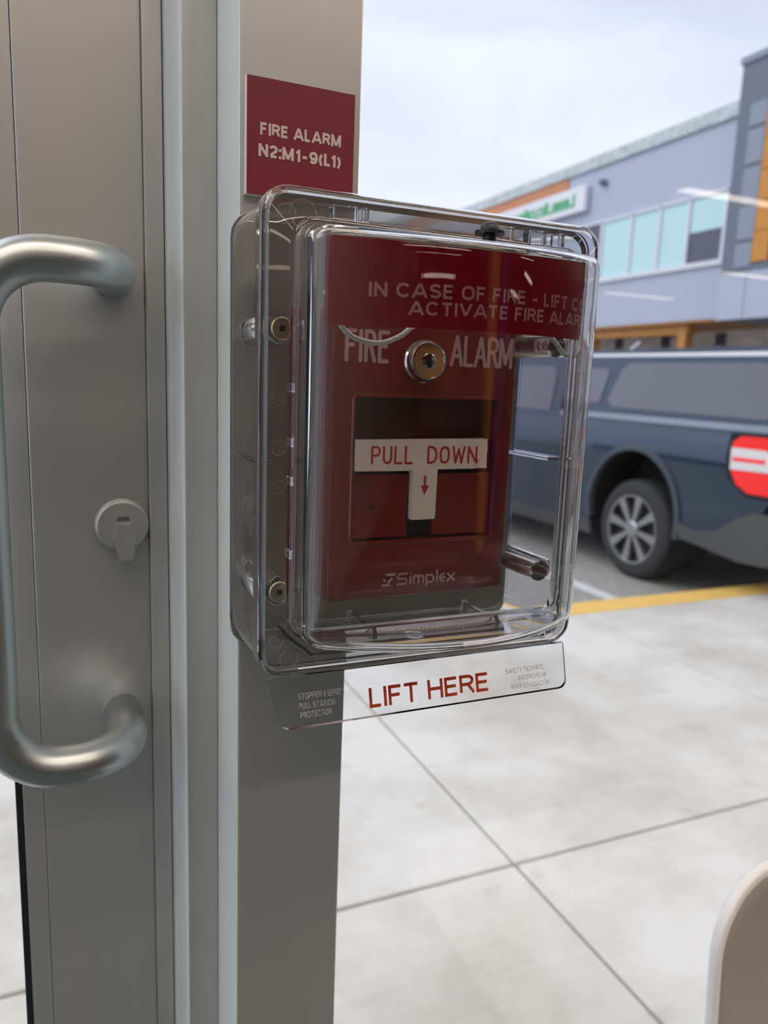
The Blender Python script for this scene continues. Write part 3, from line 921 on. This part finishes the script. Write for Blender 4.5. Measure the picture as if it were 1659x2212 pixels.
sans('WWW.STI-USA.COM', .2214, .2462, 1.0368, .0026, .14, ty, bmx, gap=.27)
link('small_print', bmx, M['tab_grey'], tab)
# red warning band stuck inside the dome
def y_in(x): return YFL - (Hm(x) - TH)
bmx = bmesh.new()
nx_ = 60
xa, xb, za, zb = .1050, .2295, 1.2220, 1.2588
prev = None
for i in range(nx_ + 1):
    x = xa + (xb - xa) * i / nx_
    cur = [bmx.verts.new((x, y_in(x) + .0006, z)) for z in (za, zb - .15 * (Hm(x) - TH - .020))]
    if prev: bmx.faces.new((prev[0], cur[0], cur[1], prev[1]))
    prev = cur
lab = link('warning_band', bmx, M['label'], cv, True)
lab['label'] = 'dark red band inside the curved front'
bmx = bmesh.new()
sq = lambda x: x if x < .2275 else .2275 + (x - .2275) * .75
ly = lambda x, z: y_in(x) + .00045
zsl = lambda x, z: z + (x - .1735) * .010
sans('IN CASE OF FIRE - LIFT COVER', .1210, .2500, 1.2346, .0058, .19, ly, bmx, gap=.33, wide=1.15, zfun=zsl, xmax=.2290)
sans('ACTIVATE FIRE ALARM', .1365, .2350, 1.2276, .0056, .19, ly, bmx, gap=.33, wide=1.15, zfun=zsl, xmax=.2290)
link('lettering', bmx, M['label_ink'], lab)
# steel lanyard
lp_ = catmull([(.1130, .330, 1.2380), (.1200, .337, 1.2270), (.1290, .340, 1.2196), (.1418, .340, 1.2172), (.1526, .340, 1.2205), (.1610, .341, 1.2262), (.1780, .345, 1.2370), (.2050, .345, 1.2420), (.2300, .342, 1.2370), (.2425, .340, 1.2235), (.2500, .340, 1.2166), (.2560, .341, 1.2185), (.2575, .343, 1.2270)], 24)
bmx = bmesh.new()
for k in range(5):
    pts = []
    for i, p in enumerate(lp_):
        a_ = 2 * PI * k / 5 + i * .33
        t_ = (lp_[min(i + 1, len(lp_) - 1)] - lp_[max(i - 1, 0)]).normalized()
        n1 = t_.cross(Vector((0, 1, 0))).normalized(); n2 = t_.cross(n1)
        pts.append(p + (n1 * math.cos(a_) + n2 * math.sin(a_)) * .00075)
    tube(pts, .0006, 6, bm=bmx)
ca = link('lanyard', bmx, M['cable'], cv, True)
ca['label'] = 'twisted steel cable loop'

# ------------------------------------------------------------------ white chair by the window
ch = thing('shell_chair', 'white moulded chair with rounded back standing by the window', 'chair', (.70, .20, 0))
cx0, cx1, cz0, cz1 = .4620, .9300, .44, .8180
bm = bmesh.new()
def chair_loop(ins, dy):
    L = []
    for x, z in rrect(cx0 + ins, cx1 - ins, cz0 + ins, cz1 - ins, .062 - ins * .6, n=10, side=14):
        u = (x - (cx0 + cx1) / 2) / .234
        zz = (z - .44) / .37
        xs = (x - .696) * (0.93 + .07 * 1.0) + .696
        L.append((xs + (1 - zz) * .004 * (-1 if x < .696 else 1) * -1, .372 + dy - .02 * (1 - zz) + .018 * (1 - u * u) * 1.0, z))
    return L
Ls = [chair_loop(.004, .0105), chair_loop(.001, .0095), chair_loop(0, .0075), chair_loop(0, .0020), chair_loop(.0012, .0003), chair_loop(.0035, .0)]
mid = [chair_loop(i_, .0) for i_ in (.02, .05, .09, .13, .17)]
midb = [chair_loop(i_, .0085) for i_ in (.17, .13, .09, .05, .02)]
loops_bm(midb + Ls + mid, bm=bm)
link('backrest', bm, M['chair'], ch, True, 60)
bk = loops_bm([chair_loop(i_, .0003) for i_ in (.17, .05, .0055)] + [chair_loop(i_, -.0009) for i_ in (.0065, .02, .05, .09, .13, .17)])
pad = link('inner_panel', bk, M['taupe'], ch, True, 60)
pad['label'] = 'smooth taupe inner face'
bm = bmesh.new()
sl = []
for d, zt in ((.0, .446), (.0, .440)):
    pass
st = loops_bm([[(x, y, .432 + .02 * abs((y - .14) / .22) ** 3) for x, y in rrect(.475, .917, -.08 + ins, .345 - ins, .07, n=10, side=14)] for ins in (.18, .1, .03, .004)] + [[(x, y, .441 + .02 * abs((y - .14) / .22) ** 3) for x, y in rrect(.475, .917, -.08 + ins, .345 - ins, .07, n=10, side=14)] for ins in (0, .004, .03, .1, .18)])
link('seat', st, M['chair'], ch, True, 60)
for sx, sy_ in ((-1, -1), (1, -1), (-1, 1), (1, 1)):
    link('leg', tube([(.696 + sx * .14, .135 + sy_ * .12, .434), (.696 + sx * .21, .135 + sy_ * .185, 0)], .011, 14), M['wood'], ch, True)

# ------------------------------------------------------------------ outside: pavement, kerb, car park
sw = struct_root('pavement', (1.0, 1.8, 0))
link('joint_bed', B(-8.1, 12.0, .513, 3.148, -.14, -.010), M['joint'], sw)
xs = [1.03 + 1.52 * k for k in range(-6, 8)]
first = {}
for i in range(len(xs) - 1):
    for j, (ya, yb) in enumerate(((.516, 1.4360), (1.4460, 3.142))):
        a, b = xs[i] + .005, xs[i + 1] - .005
        link('slab', B(a, b, ya, yb, -.10, 0.0 - (.0006 if (i + j) % 2 else 0), .004, 2), M['slab'], sw)
kb_ = struct_root('kerb', (1.0, 3.25, -.15))
for i in range(8):
    a = -8.1 + i * 2.5
    link('kerb_stone', B(a + .002, a + 2.498, 3.150, 3.335, -.30, .0, .012, 3), M['yellow'] , kb_)
struct('parking_lot', B(-60, 70, 3.30, 90, -.35, -.15), M['asphalt'])
for xx in (.55, 3.28, 6.05, 8.8):
    tag(link('parking_line', B(xx - .05, xx + .05, 3.45, 8.6, -.1505, -.146), M['white_paint']),
        {.55: 'white painted bay line nearest the shop door', 3.28: 'white painted bay line beside the parked pickup truck', 6.05: 'white painted bay line beyond the parked pickup truck', 8.8: 'white painted bay line farthest from the shop door'}[xx], 'road marking')

# ------------------------------------------------------------------ pickup truck
G = -.15
TX0, TX1 = 3.735, 5.575          # sides
XM = (TX0 + TX1) / 2
WY, FY = 4.165, 7.24             # rear and front axle
WR = .358
tr = thing('pickup_truck', 'dark blue-grey pickup truck with bed canopy parked at the yellow kerb', 'truck', (XM, 5.6, G))
def tumble(z):   # inward lean of the side at height above ground
    h = z - G
    if h < .55: return .045 * ((.55 - h) / .35) ** 2
    if h < .88: return 0.0
    if h < 1.10: return .05 * ((h - .88) / .22) ** 2
    return .05 + (h - 1.10) * .20
def sided(poly, xin, name, m, parent, cuts=(.35, .5, .62, .74, .86, .95, 1.02, 1.08, 1.2, 1.35, 1.5), grow=0.0, smooth=False, split=38):
    """closed solid between both sides, sides following the tumblehome, edges rounded"""
    own = bmesh.new()
    poly = [p for i, p in enumerate(poly) if (Vector(p) - Vector(poly[i - 1])).length > 1e-4]
    A_ = [own.verts.new((TX0, y, z + G)) for y, z in poly]
    B_ = [own.verts.new((TX1, y, z + G)) for y, z in poly]
    n = len(poly)
    for t in tessellate_polygon([[Vector((y, z, 0)) for y, z in poly]]):
        own.faces.new([A_[i] for i in t]); own.faces.new([B_[i] for i in reversed(t)])
    for i in range(n):
        own.faces.new((A_[i], A_[(i + 1) % n], B_[(i + 1) % n], B_[i]))
    for c in [.30 + .035 * k for k in range(40)]:
        bmesh.ops.bisect_plane(own, geom=own.verts[:] + own.edges[:] + own.faces[:], plane_co=(0, 0, c + G), plane_no=(0, 0, 1))
    for v in own.verts:
        t = tumble(v.co.z) + xin
        if v.co.x < XM: v.co.x = TX0 + t
        else: v.co.x = TX1 - t
    return link(name, own, m, parent, smooth, split)
def arch(cy, r, a0=0, a1=180, n=20, zc=.49):
    return [(cy + r * math.cos(math.radians(a0 + (a1 - a0) * i / n)), zc + r * math.sin(math.radians(a0 + (a1 - a0) * i / n))) for i in range(n + 1)]
RA = .450
body = [(3.10, .60), (3.04, .72), (3.03, 1.00), (3.07, 1.10), (3.30, 1.15), (5.0, 1.16), (6.2, 1.12), (7.2, 1.08), (7.85, 1.00), (8.02, .85), (8.04, .45), (7.95, .28), (FY + RA, .30)] \
    + arch(FY, RA, 0, 180) + [(FY - RA, .27), (WY + RA, .27)] + arch(WY, RA, 0, 180) + [(WY - RA, .38), (3.45, .42)]
sided(body, 0, 'body', M['paint'], tr)
# bed canopy, cab, their side glass
sided([(3.07, 1.10), (3.12, 1.40), (3.20, 1.585), (3.38, 1.635), (4.95, 1.64), (4.97, 1.10)], .012, 'bed_canopy', M['paint'], tr)
sided([(5.00, 1.10), (4.99, 1.55), (5.12, 1.60), (6.3, 1.60), (6.75, 1.45), (7.25, 1.10)], .004, 'cab', M['paint'], tr)
def side_panel(name, m, poly, x_out, thick=.02, par=None, bev=0):
    o_ = None
    for s in (-1, 1):
        own = bmesh.new()
        A_ = [own.verts.new((0, y, z + G)) for y, z in poly]
        B_ = [own.verts.new((1, y, z + G)) for y, z in poly]
        n = len(poly)
        for t in tessellate_polygon([[Vector((y, z, 0)) for y, z in poly]]):
            own.faces.new([A_[i] for i in t]); own.faces.new([B_[i] for i in reversed(t)])
        for i in range(n): own.faces.new((A_[i], A_[(i + 1) % n], B_[(i + 1) % n], B_[i]))
        for v in own.verts:
            t = tumble(v.co.z) - x_out + (thick if v.co.x > .5 else 0)
            v.co.x = (TX0 + t) if s < 0 else (TX1 - t)
        o_ = link(name, own, m, par or tr)
side_panel('canopy_window', M['capglass'], [(3.14, 1.23), (3.20, 1.49), (3.28, 1.535), (4.46, 1.54), (4.53, 1.49), (4.61, 1.27), (4.55, 1.215), (3.18, 1.20)], -.006)
side_panel('quarter_window', M['capglass'], [(4.70, 1.24), (4.66, 1.47), (4.70, 1.50), (4.88, 1.50), (4.92, 1.46), (4.92, 1.24)], -.006)
side_panel('rear_door_window', M['capglass'], [(5.12, 1.16), (5.14, 1.47), (5.22, 1.52), (5.78, 1.52), (5.80, 1.16)], 0.003)
side_panel('front_door_window', M['capglass'], [(5.88, 1.16), (5.88, 1.52), (6.25, 1.52), (6.55, 1.42), (6.92, 1.16)], 0.003)
side_panel('canopy_rail', M['facade_mid'], [(3.08, 1.125), (3.08, 1.165), (4.97, 1.170), (4.97, 1.130)], .010, .03)
side_panel('roof_gutter', M['signw'], [(3.22, 1.575), (3.28, 1.603), (4.95, 1.612), (4.95, 1.590)], -.008, .02)
side_panel('door_seam', M['black'], [(5.835, .40), (5.835, 1.12), (5.845, 1.12), (5.845, .40)], .002, .01)
side_panel('door_seam', M['black'], [(5.035, .40), (5.035, 1.12), (5.045, 1.12), (5.045, .40)], .002, .01)
side_panel('sill', M['plastic'], [(WY + RA - .01, .24), (WY + RA - .01, .36), (FY - RA + .01, .36), (FY - RA + .01, .24)], .012, .03)
# black arch lips
for cy in (WY, FY):
    outer_ = arch(cy, RA + .030, -14, 194, 24); inner_ = arch(cy, RA - .012, 194, -14, 24)
    side_panel('arch_trim', M['arch_lip'], outer_ + inner_, .014, .05)
    for s in (-1, 1):
        xw = TX0 + .02 if s < 0 else TX1 - .02
        xi = xw + (.34 if s < 0 else -.34)
        link('wheel_housing', lathe([(RA - .002, 0), (RA - .002, xi - xw)], (xw + (.03 if s < 0 else -.03), cy, .49 + G), 'X', 40, cs=False), M['dark'], tr)
# wheels
def wheel(cy, s):
    x0 = TX0 + .035 if s < 0 else TX1 - .035
    d = 1 if s < 0 else -1
    w = link('wheel', lathe([(.245, -.000 * d), (.262, -.004 * d), (.300, -.006 * d), (.338, .008 * d), (.356, .030 * d), (WR, .06 * d), (WR, .17 * d), (.352, .20 * d), (.33, .222 * d), (.25, .225 * d)], (x0, cy, WR + G), 'X', 56, wrap=True), M['tyre'], tr, True, 60)
    link('rim_barrel', lathe([(.247, -.003 * d), (.238, .004 * d), (.232, .06 * d), (.10, .065 * d)], (x0, cy, WR + G), 'X', 48, cs=False), M['rimdark'], w, True, 50)
    bmr = lathe([(.249, -.001 * d), (.249, -.006 * d), (.236, -.004 * d), (.234, .010 * d)], (x0, cy, WR + G), 'X', 48, wrap=True)
    lathe([(.060, .012 * d), (.060, -.006 * d), (.050, -.012 * d), (.02, -.013 * d)], (x0, cy, WR + G), 'X', 24, bm=bmr)
    for k in range(8):
        a_ = 2 * PI * k / 8 + .2
        own = B(-.0, .0, 0, 0, 0, 0) if False else bmesh.new()
        pts = [(.045, -.016), (.13, -.020), (.235, -.034), (.235, .034), (.13, .020), (.045, .016)]
        lo = [own.verts.new((x0 + (.004 if i_ % 5 else .0) * d - .003 * d, cy + p * math.cos(a_) - q * math.sin(a_), WR + G + p * math.sin(a_) + q * math.cos(a_))) for i_, (p, q) in enumerate(pts)]
        hi = [own.verts.new(v.co + Vector((.035 * d, 0, 0))) for v in lo]
        own.faces.new(lo); own.faces.new(list(reversed(hi)))
        for i in range(6): own.faces.new((lo[i], lo[(i + 1) % 6], hi[(i + 1) % 6], hi[i]))
        merge(bmr, own)
    link('spokes', bmr, M['rim'], w)
for cy in (WY, FY):
    for s in (-1, 1): wheel(cy, s)
# rear bumper, hanging low and charcoal
bp = [(3.42, .37), (3.68, .40), (3.70, .50), (3.55, .47), (3.38, .50), (3.25, .60), (3.12, .66), (2.985, .66), (2.945, .60), (2.945, .42), (3.0, .36), (3.2, .345)]
sided(bp, -.012, 'rear_bumper', M['plastic'], tr, cuts=(.35, .5))
link('number_plate', B(XM - .15, XM + .15, 2.940, 2.946, .42 + G, .57 + G), M['signw'], tr)
link('underbody', B(TX0 + .28, TX1 - .28, 3.15, 7.9, .31 + G, .50 + G, .02), M['dark'], tr)
link('exhaust', tube([(TX1 - .5, 3.08, .24 + G), (TX1 - .5, 3.6, .26 + G)], .03, 16), M['steel'], tr, True)
link('tailgate_handle', B(XM - .15, XM + .15, 3.018, 3.035, .93 + G, .99 + G, .006), M['black'], tr)
link('rear_canopy_window', prism([(TX0 + .30, 1.18 + G), (TX1 - .30, 1.18 + G), (TX1 - .36, 1.48 + G), (TX0 + .36, 1.48 + G)], 'Y', 3.105, 3.2), M['capglass'], tr)
# tail lamps wrap the corner
for s in (-1, 1):
    x0 = TX0 - .010 if s < 0 else TX1 + .010
    d = 1 if s < 0 else -1
    def lens(name, m, poly, proud, par):
        own = bmesh.new()
        A_ = [own.verts.new((x0 - proud * d, y - .02, z + .045 + G)) for y, z in poly]
        B_ = [own.verts.new((x0 + .16 * d, y - .02, z + .045 + G)) for y, z in poly]
        n = len(poly)
        own.faces.new(A_); own.faces.new(list(reversed(B_)))
        for i in range(n): own.faces.new((A_[i], A_[(i + 1) % n], B_[(i + 1) % n], B_[i]))
        bmesh.ops.bevel(own, geom=[e for e in own.edges if len(e.link_faces) == 2 and e.calc_face_angle(0) > .8], offset=.008, segments=2, affect='EDGES')
        return link(name, own, m, par)
    hz = lens('tail_lamp', M['black'], [(3.365, 1.07), (3.0, 1.075), (3.0, .70), (3.22, .70), (3.36, .80), (3.385, .92)], -.001, tr)
    lens('red_lens', M['lens_red'], [(3.285, 1.055), (2.99, 1.06), (2.99, .985), (3.345, .985), (3.340, 1.02)], .004, hz)
    lens('clear_lens', M['lens_white'], [(3.350, .984), (3.10, .984), (3.05, .95), (3.05, .86), (3.345, .852)], .003, hz)
    lens('red_bar', M['lens_red'], [(3.330, .928), (3.10, .930), (3.10, .908), (3.330, .906)], .007, hz)
    lens('red_lens', M['lens_red'], [(3.340, .851), (2.99, .856), (2.99, .725), (3.20, .725), (3.29, .77)], .004, hz)
link('antenna', tube([(TX0 + .35, 4.75, 1.62 + G), (TX0 + .35, 4.62, 1.70 + G)], .012, 10), M['signw'], tr, True)
for s in (-1, 1):
    x0 = TX0 if s < 0 else TX1
    d = 1 if s < 0 else -1
    link('door_mirror', B(min(x0 - .16 * d, x0 + .02 * d), max(x0 - .16 * d, x0 + .02 * d), 6.62, 6.72, 1.12 + G, 1.28 + G, .02), M['black'], tr, True, 50)

# ------------------------------------------------------------------ building across the car park
FX = 19.04
bl = thing('shop_building', 'long pale blue-grey shop building with upper windows across the car park', 'building', (FX + 4, 27, G))
link('upper_wall', B(FX, FX + 8, 17.30, 52, 3.50, 9.72), M['facade'], bl)
link('parapet_cap', B(FX - .12, FX + .3, 17.32, 52.1, 9.36, 9.78), M['cap'], bl)
link('lower_band', B(FX - .05, FX + .2, 17.32, 52, 3.48, 5.16), M['facade_mid'] if False else M['facade'], bl)
link('soffit', B(FX - .04, FX + 3.0, 17.3, 52, 3.40, 3.479), M['soffit'], bl)
link('soffit_beam', B(FX + .2, FX + .6, 19.5, 30, 3.08, 3.40), M['wood'], bl)
for yy in (19.55, 24.3, 31.0, 38.0):
    link('column', B(FX + .15, FX + .50, yy, yy + .36, G, 3.40, .01), M['wood'], bl)
gw = link('ground_floor_wall', B(FX + 3.0, FX + 3.2, 17.3, 52, G, 3.42), M['shopfront'], bl)
for k in range(12):
    y0 = 17.8 + k * 2.7
    link('shopfront_pane', B(FX + 2.95, FX + 2.999, y0, y0 + .45, .2, 3.3), M['darkpane'], bl)
link('plinth', B(FX + 2.6, FX + 2.94, 17.3, 52, G, 2.15), M['facade_dark'], bl)
link('terracotta_band', B(FX - .06, FX - .001, 26.35, 42, 8.75, 9.355), M['terra'], bl)
# ribbon window with frame and separate panes
wf = bmesh.new()
ys = [25.6, 23.95, 22.35, 20.95, 19.65, 18.15]
for y in ys: B(FX - .14, FX + .02, y - .06, y + .06, 5.24, 7.30, bm=wf)
B(FX - .16, FX + .02, ys[-1] - .08, ys[0] + .06, 5.10, 5.26, bm=wf)
B(FX - .14, FX + .02, ys[-1] - .06, ys[0] + .06, 7.26, 7.34, bm=wf)
win = link('window', wf, M['wframe'], bl)
for k in range(5):
    a, b = ys[k + 1] + .06, ys[k] - .06
    m_ = M['darkpane'] if k == 0 else M['blind']
    if k < 4: link('pane', B(FX - .07, FX - .03, a, b, 5.26, 7.26), m_, win)
    else:
        link('pane', B(FX - .07, FX - .03, a, b, 6.22, 7.26), M['blind'], win)
        link('pane', B(FX - .07, FX - .03, a, b, 5.26, 6.218), M['darkpane'], win)
# sign box with green lettering (too blurred to read)
sb = link('sign_box', B(FX - .28, FX - .061, 24.95, 33.5, 7.88, 8.83, .03), M['signw'], bl)
bmx = bmesh.new()
y = 25.55
k = 0
while y < 30.6:
    w_ = random.choice((.20, .26, .32)); h_ = .36 + .10 * (k % 5 == 0)
    t = random.choice((0, 1, 2, 3))
    B(FX - .31, FX - .281, y, y + .10, 8.12, 8.12 + h_, bm=bmx)
    if t in (0, 2): B(FX - .31, FX - .281, y + w_ - .10, y + w_, 8.12, 8.12 + h_, bm=bmx)
    B(FX - .31, FX - .281, y + .1, y + w_ - (.1 if t in (0, 2) else 0), 8.12 + (h_ - .09 if t != 1 else 0), 8.12 + (h_ if t != 1 else .09), bm=bmx)
    if t == 3: B(FX - .31, FX - .281, y + .1, y + w_ - .03, 8.12, 8.21, bm=bmx)
    y += w_ + .09
    k += 1
link('lettering', bmx, M['green'], sb)
link('wall_lamp', lathe([(.12, 0), (.12, -.2), (.08, -.28)], (FX - .001, 24.1, 8.72), 'X', 20), M['facade_dark'], bl, True, 40)
# tower
TXX = 18.1
tw = thing('entrance_tower', 'slate grey tower block with orange panel at the right of the pale shop building', 'building', (TXX + 4, 14, G))
link('tower_wall', B(TXX, TXX + 8, 9.0, 17.295, 3.30, 10.45), M['facade_dark'], tw)
link('tower_cap', B(TXX - .06, TXX + 8, 8.95, 17.35, 10.30, 10.48), M['facade_mid'], tw)
for i, (a, b) in enumerate(((8.55, 9.15), (7.55, 8.45), (6.5, 7.45), (5.5, 6.4), (4.75, 5.4))):
    link('cladding_panel', B(TXX - .03, TXX - .001, 16.28, 16.85, a, b), M['facade_mid'], tw)
for i in range(5):
    link('orange_panel', B(TXX - .05, TXX - .001, 15.70, 16.24, 4.85 + i * .82, 4.85 + i * .82 + .80), M['orange'], tw)
link('tower_window', B(TXX - .04, TXX - .001, 13.0, 15.62, 4.95, 8.8), M['darkpane'], tw)
link('lower_panel', B(TXX - .04, TXX - .001, 9.0, 16.32, 3.30, 4.60), M['facade'], tw)
link('lower_panel', B(TXX - .04, TXX - .001, 16.35, 17.29, 3.30, 4.60), M['facade'], tw)
link('pier', B(TXX + .5, TXX + 8, 9.0, 9.8, G, 3.30), M['facade_dark'], tw)

# ------------------------------------------------------------------ added unseen block to the left, there to darken the truck's reflection
nb = struct_root('added_reflection_block', (-24, 14, G))
link('outer_wall', B(-30, -20, 3.5, 34, G, 3.7), M['facade_dark'], nb)
link('wall_cap', B(-30.1, -19.9, 3.4, 34.1, 3.7, 3.9), M['facade_mid'], nb)

# ------------------------------------------------------------------ things behind the viewer that the clear cover mirrors
for x, y, w, m_, nm, lb, ct in ((2.65, -4.2, .45, 'wood', 'wooden_column', 'honey coloured timber column inside the shop', 'column'), (3.55, -4.6, .5, 'navy', 'display_panel', 'dark blue display panel beside the timber column inside the shop', 'panel')):
    tag(link(nm, B(x - w / 2, x + w / 2, y - w / 2, y + w / 2, 0, ZC, .01), M[m_]), lb, ct)
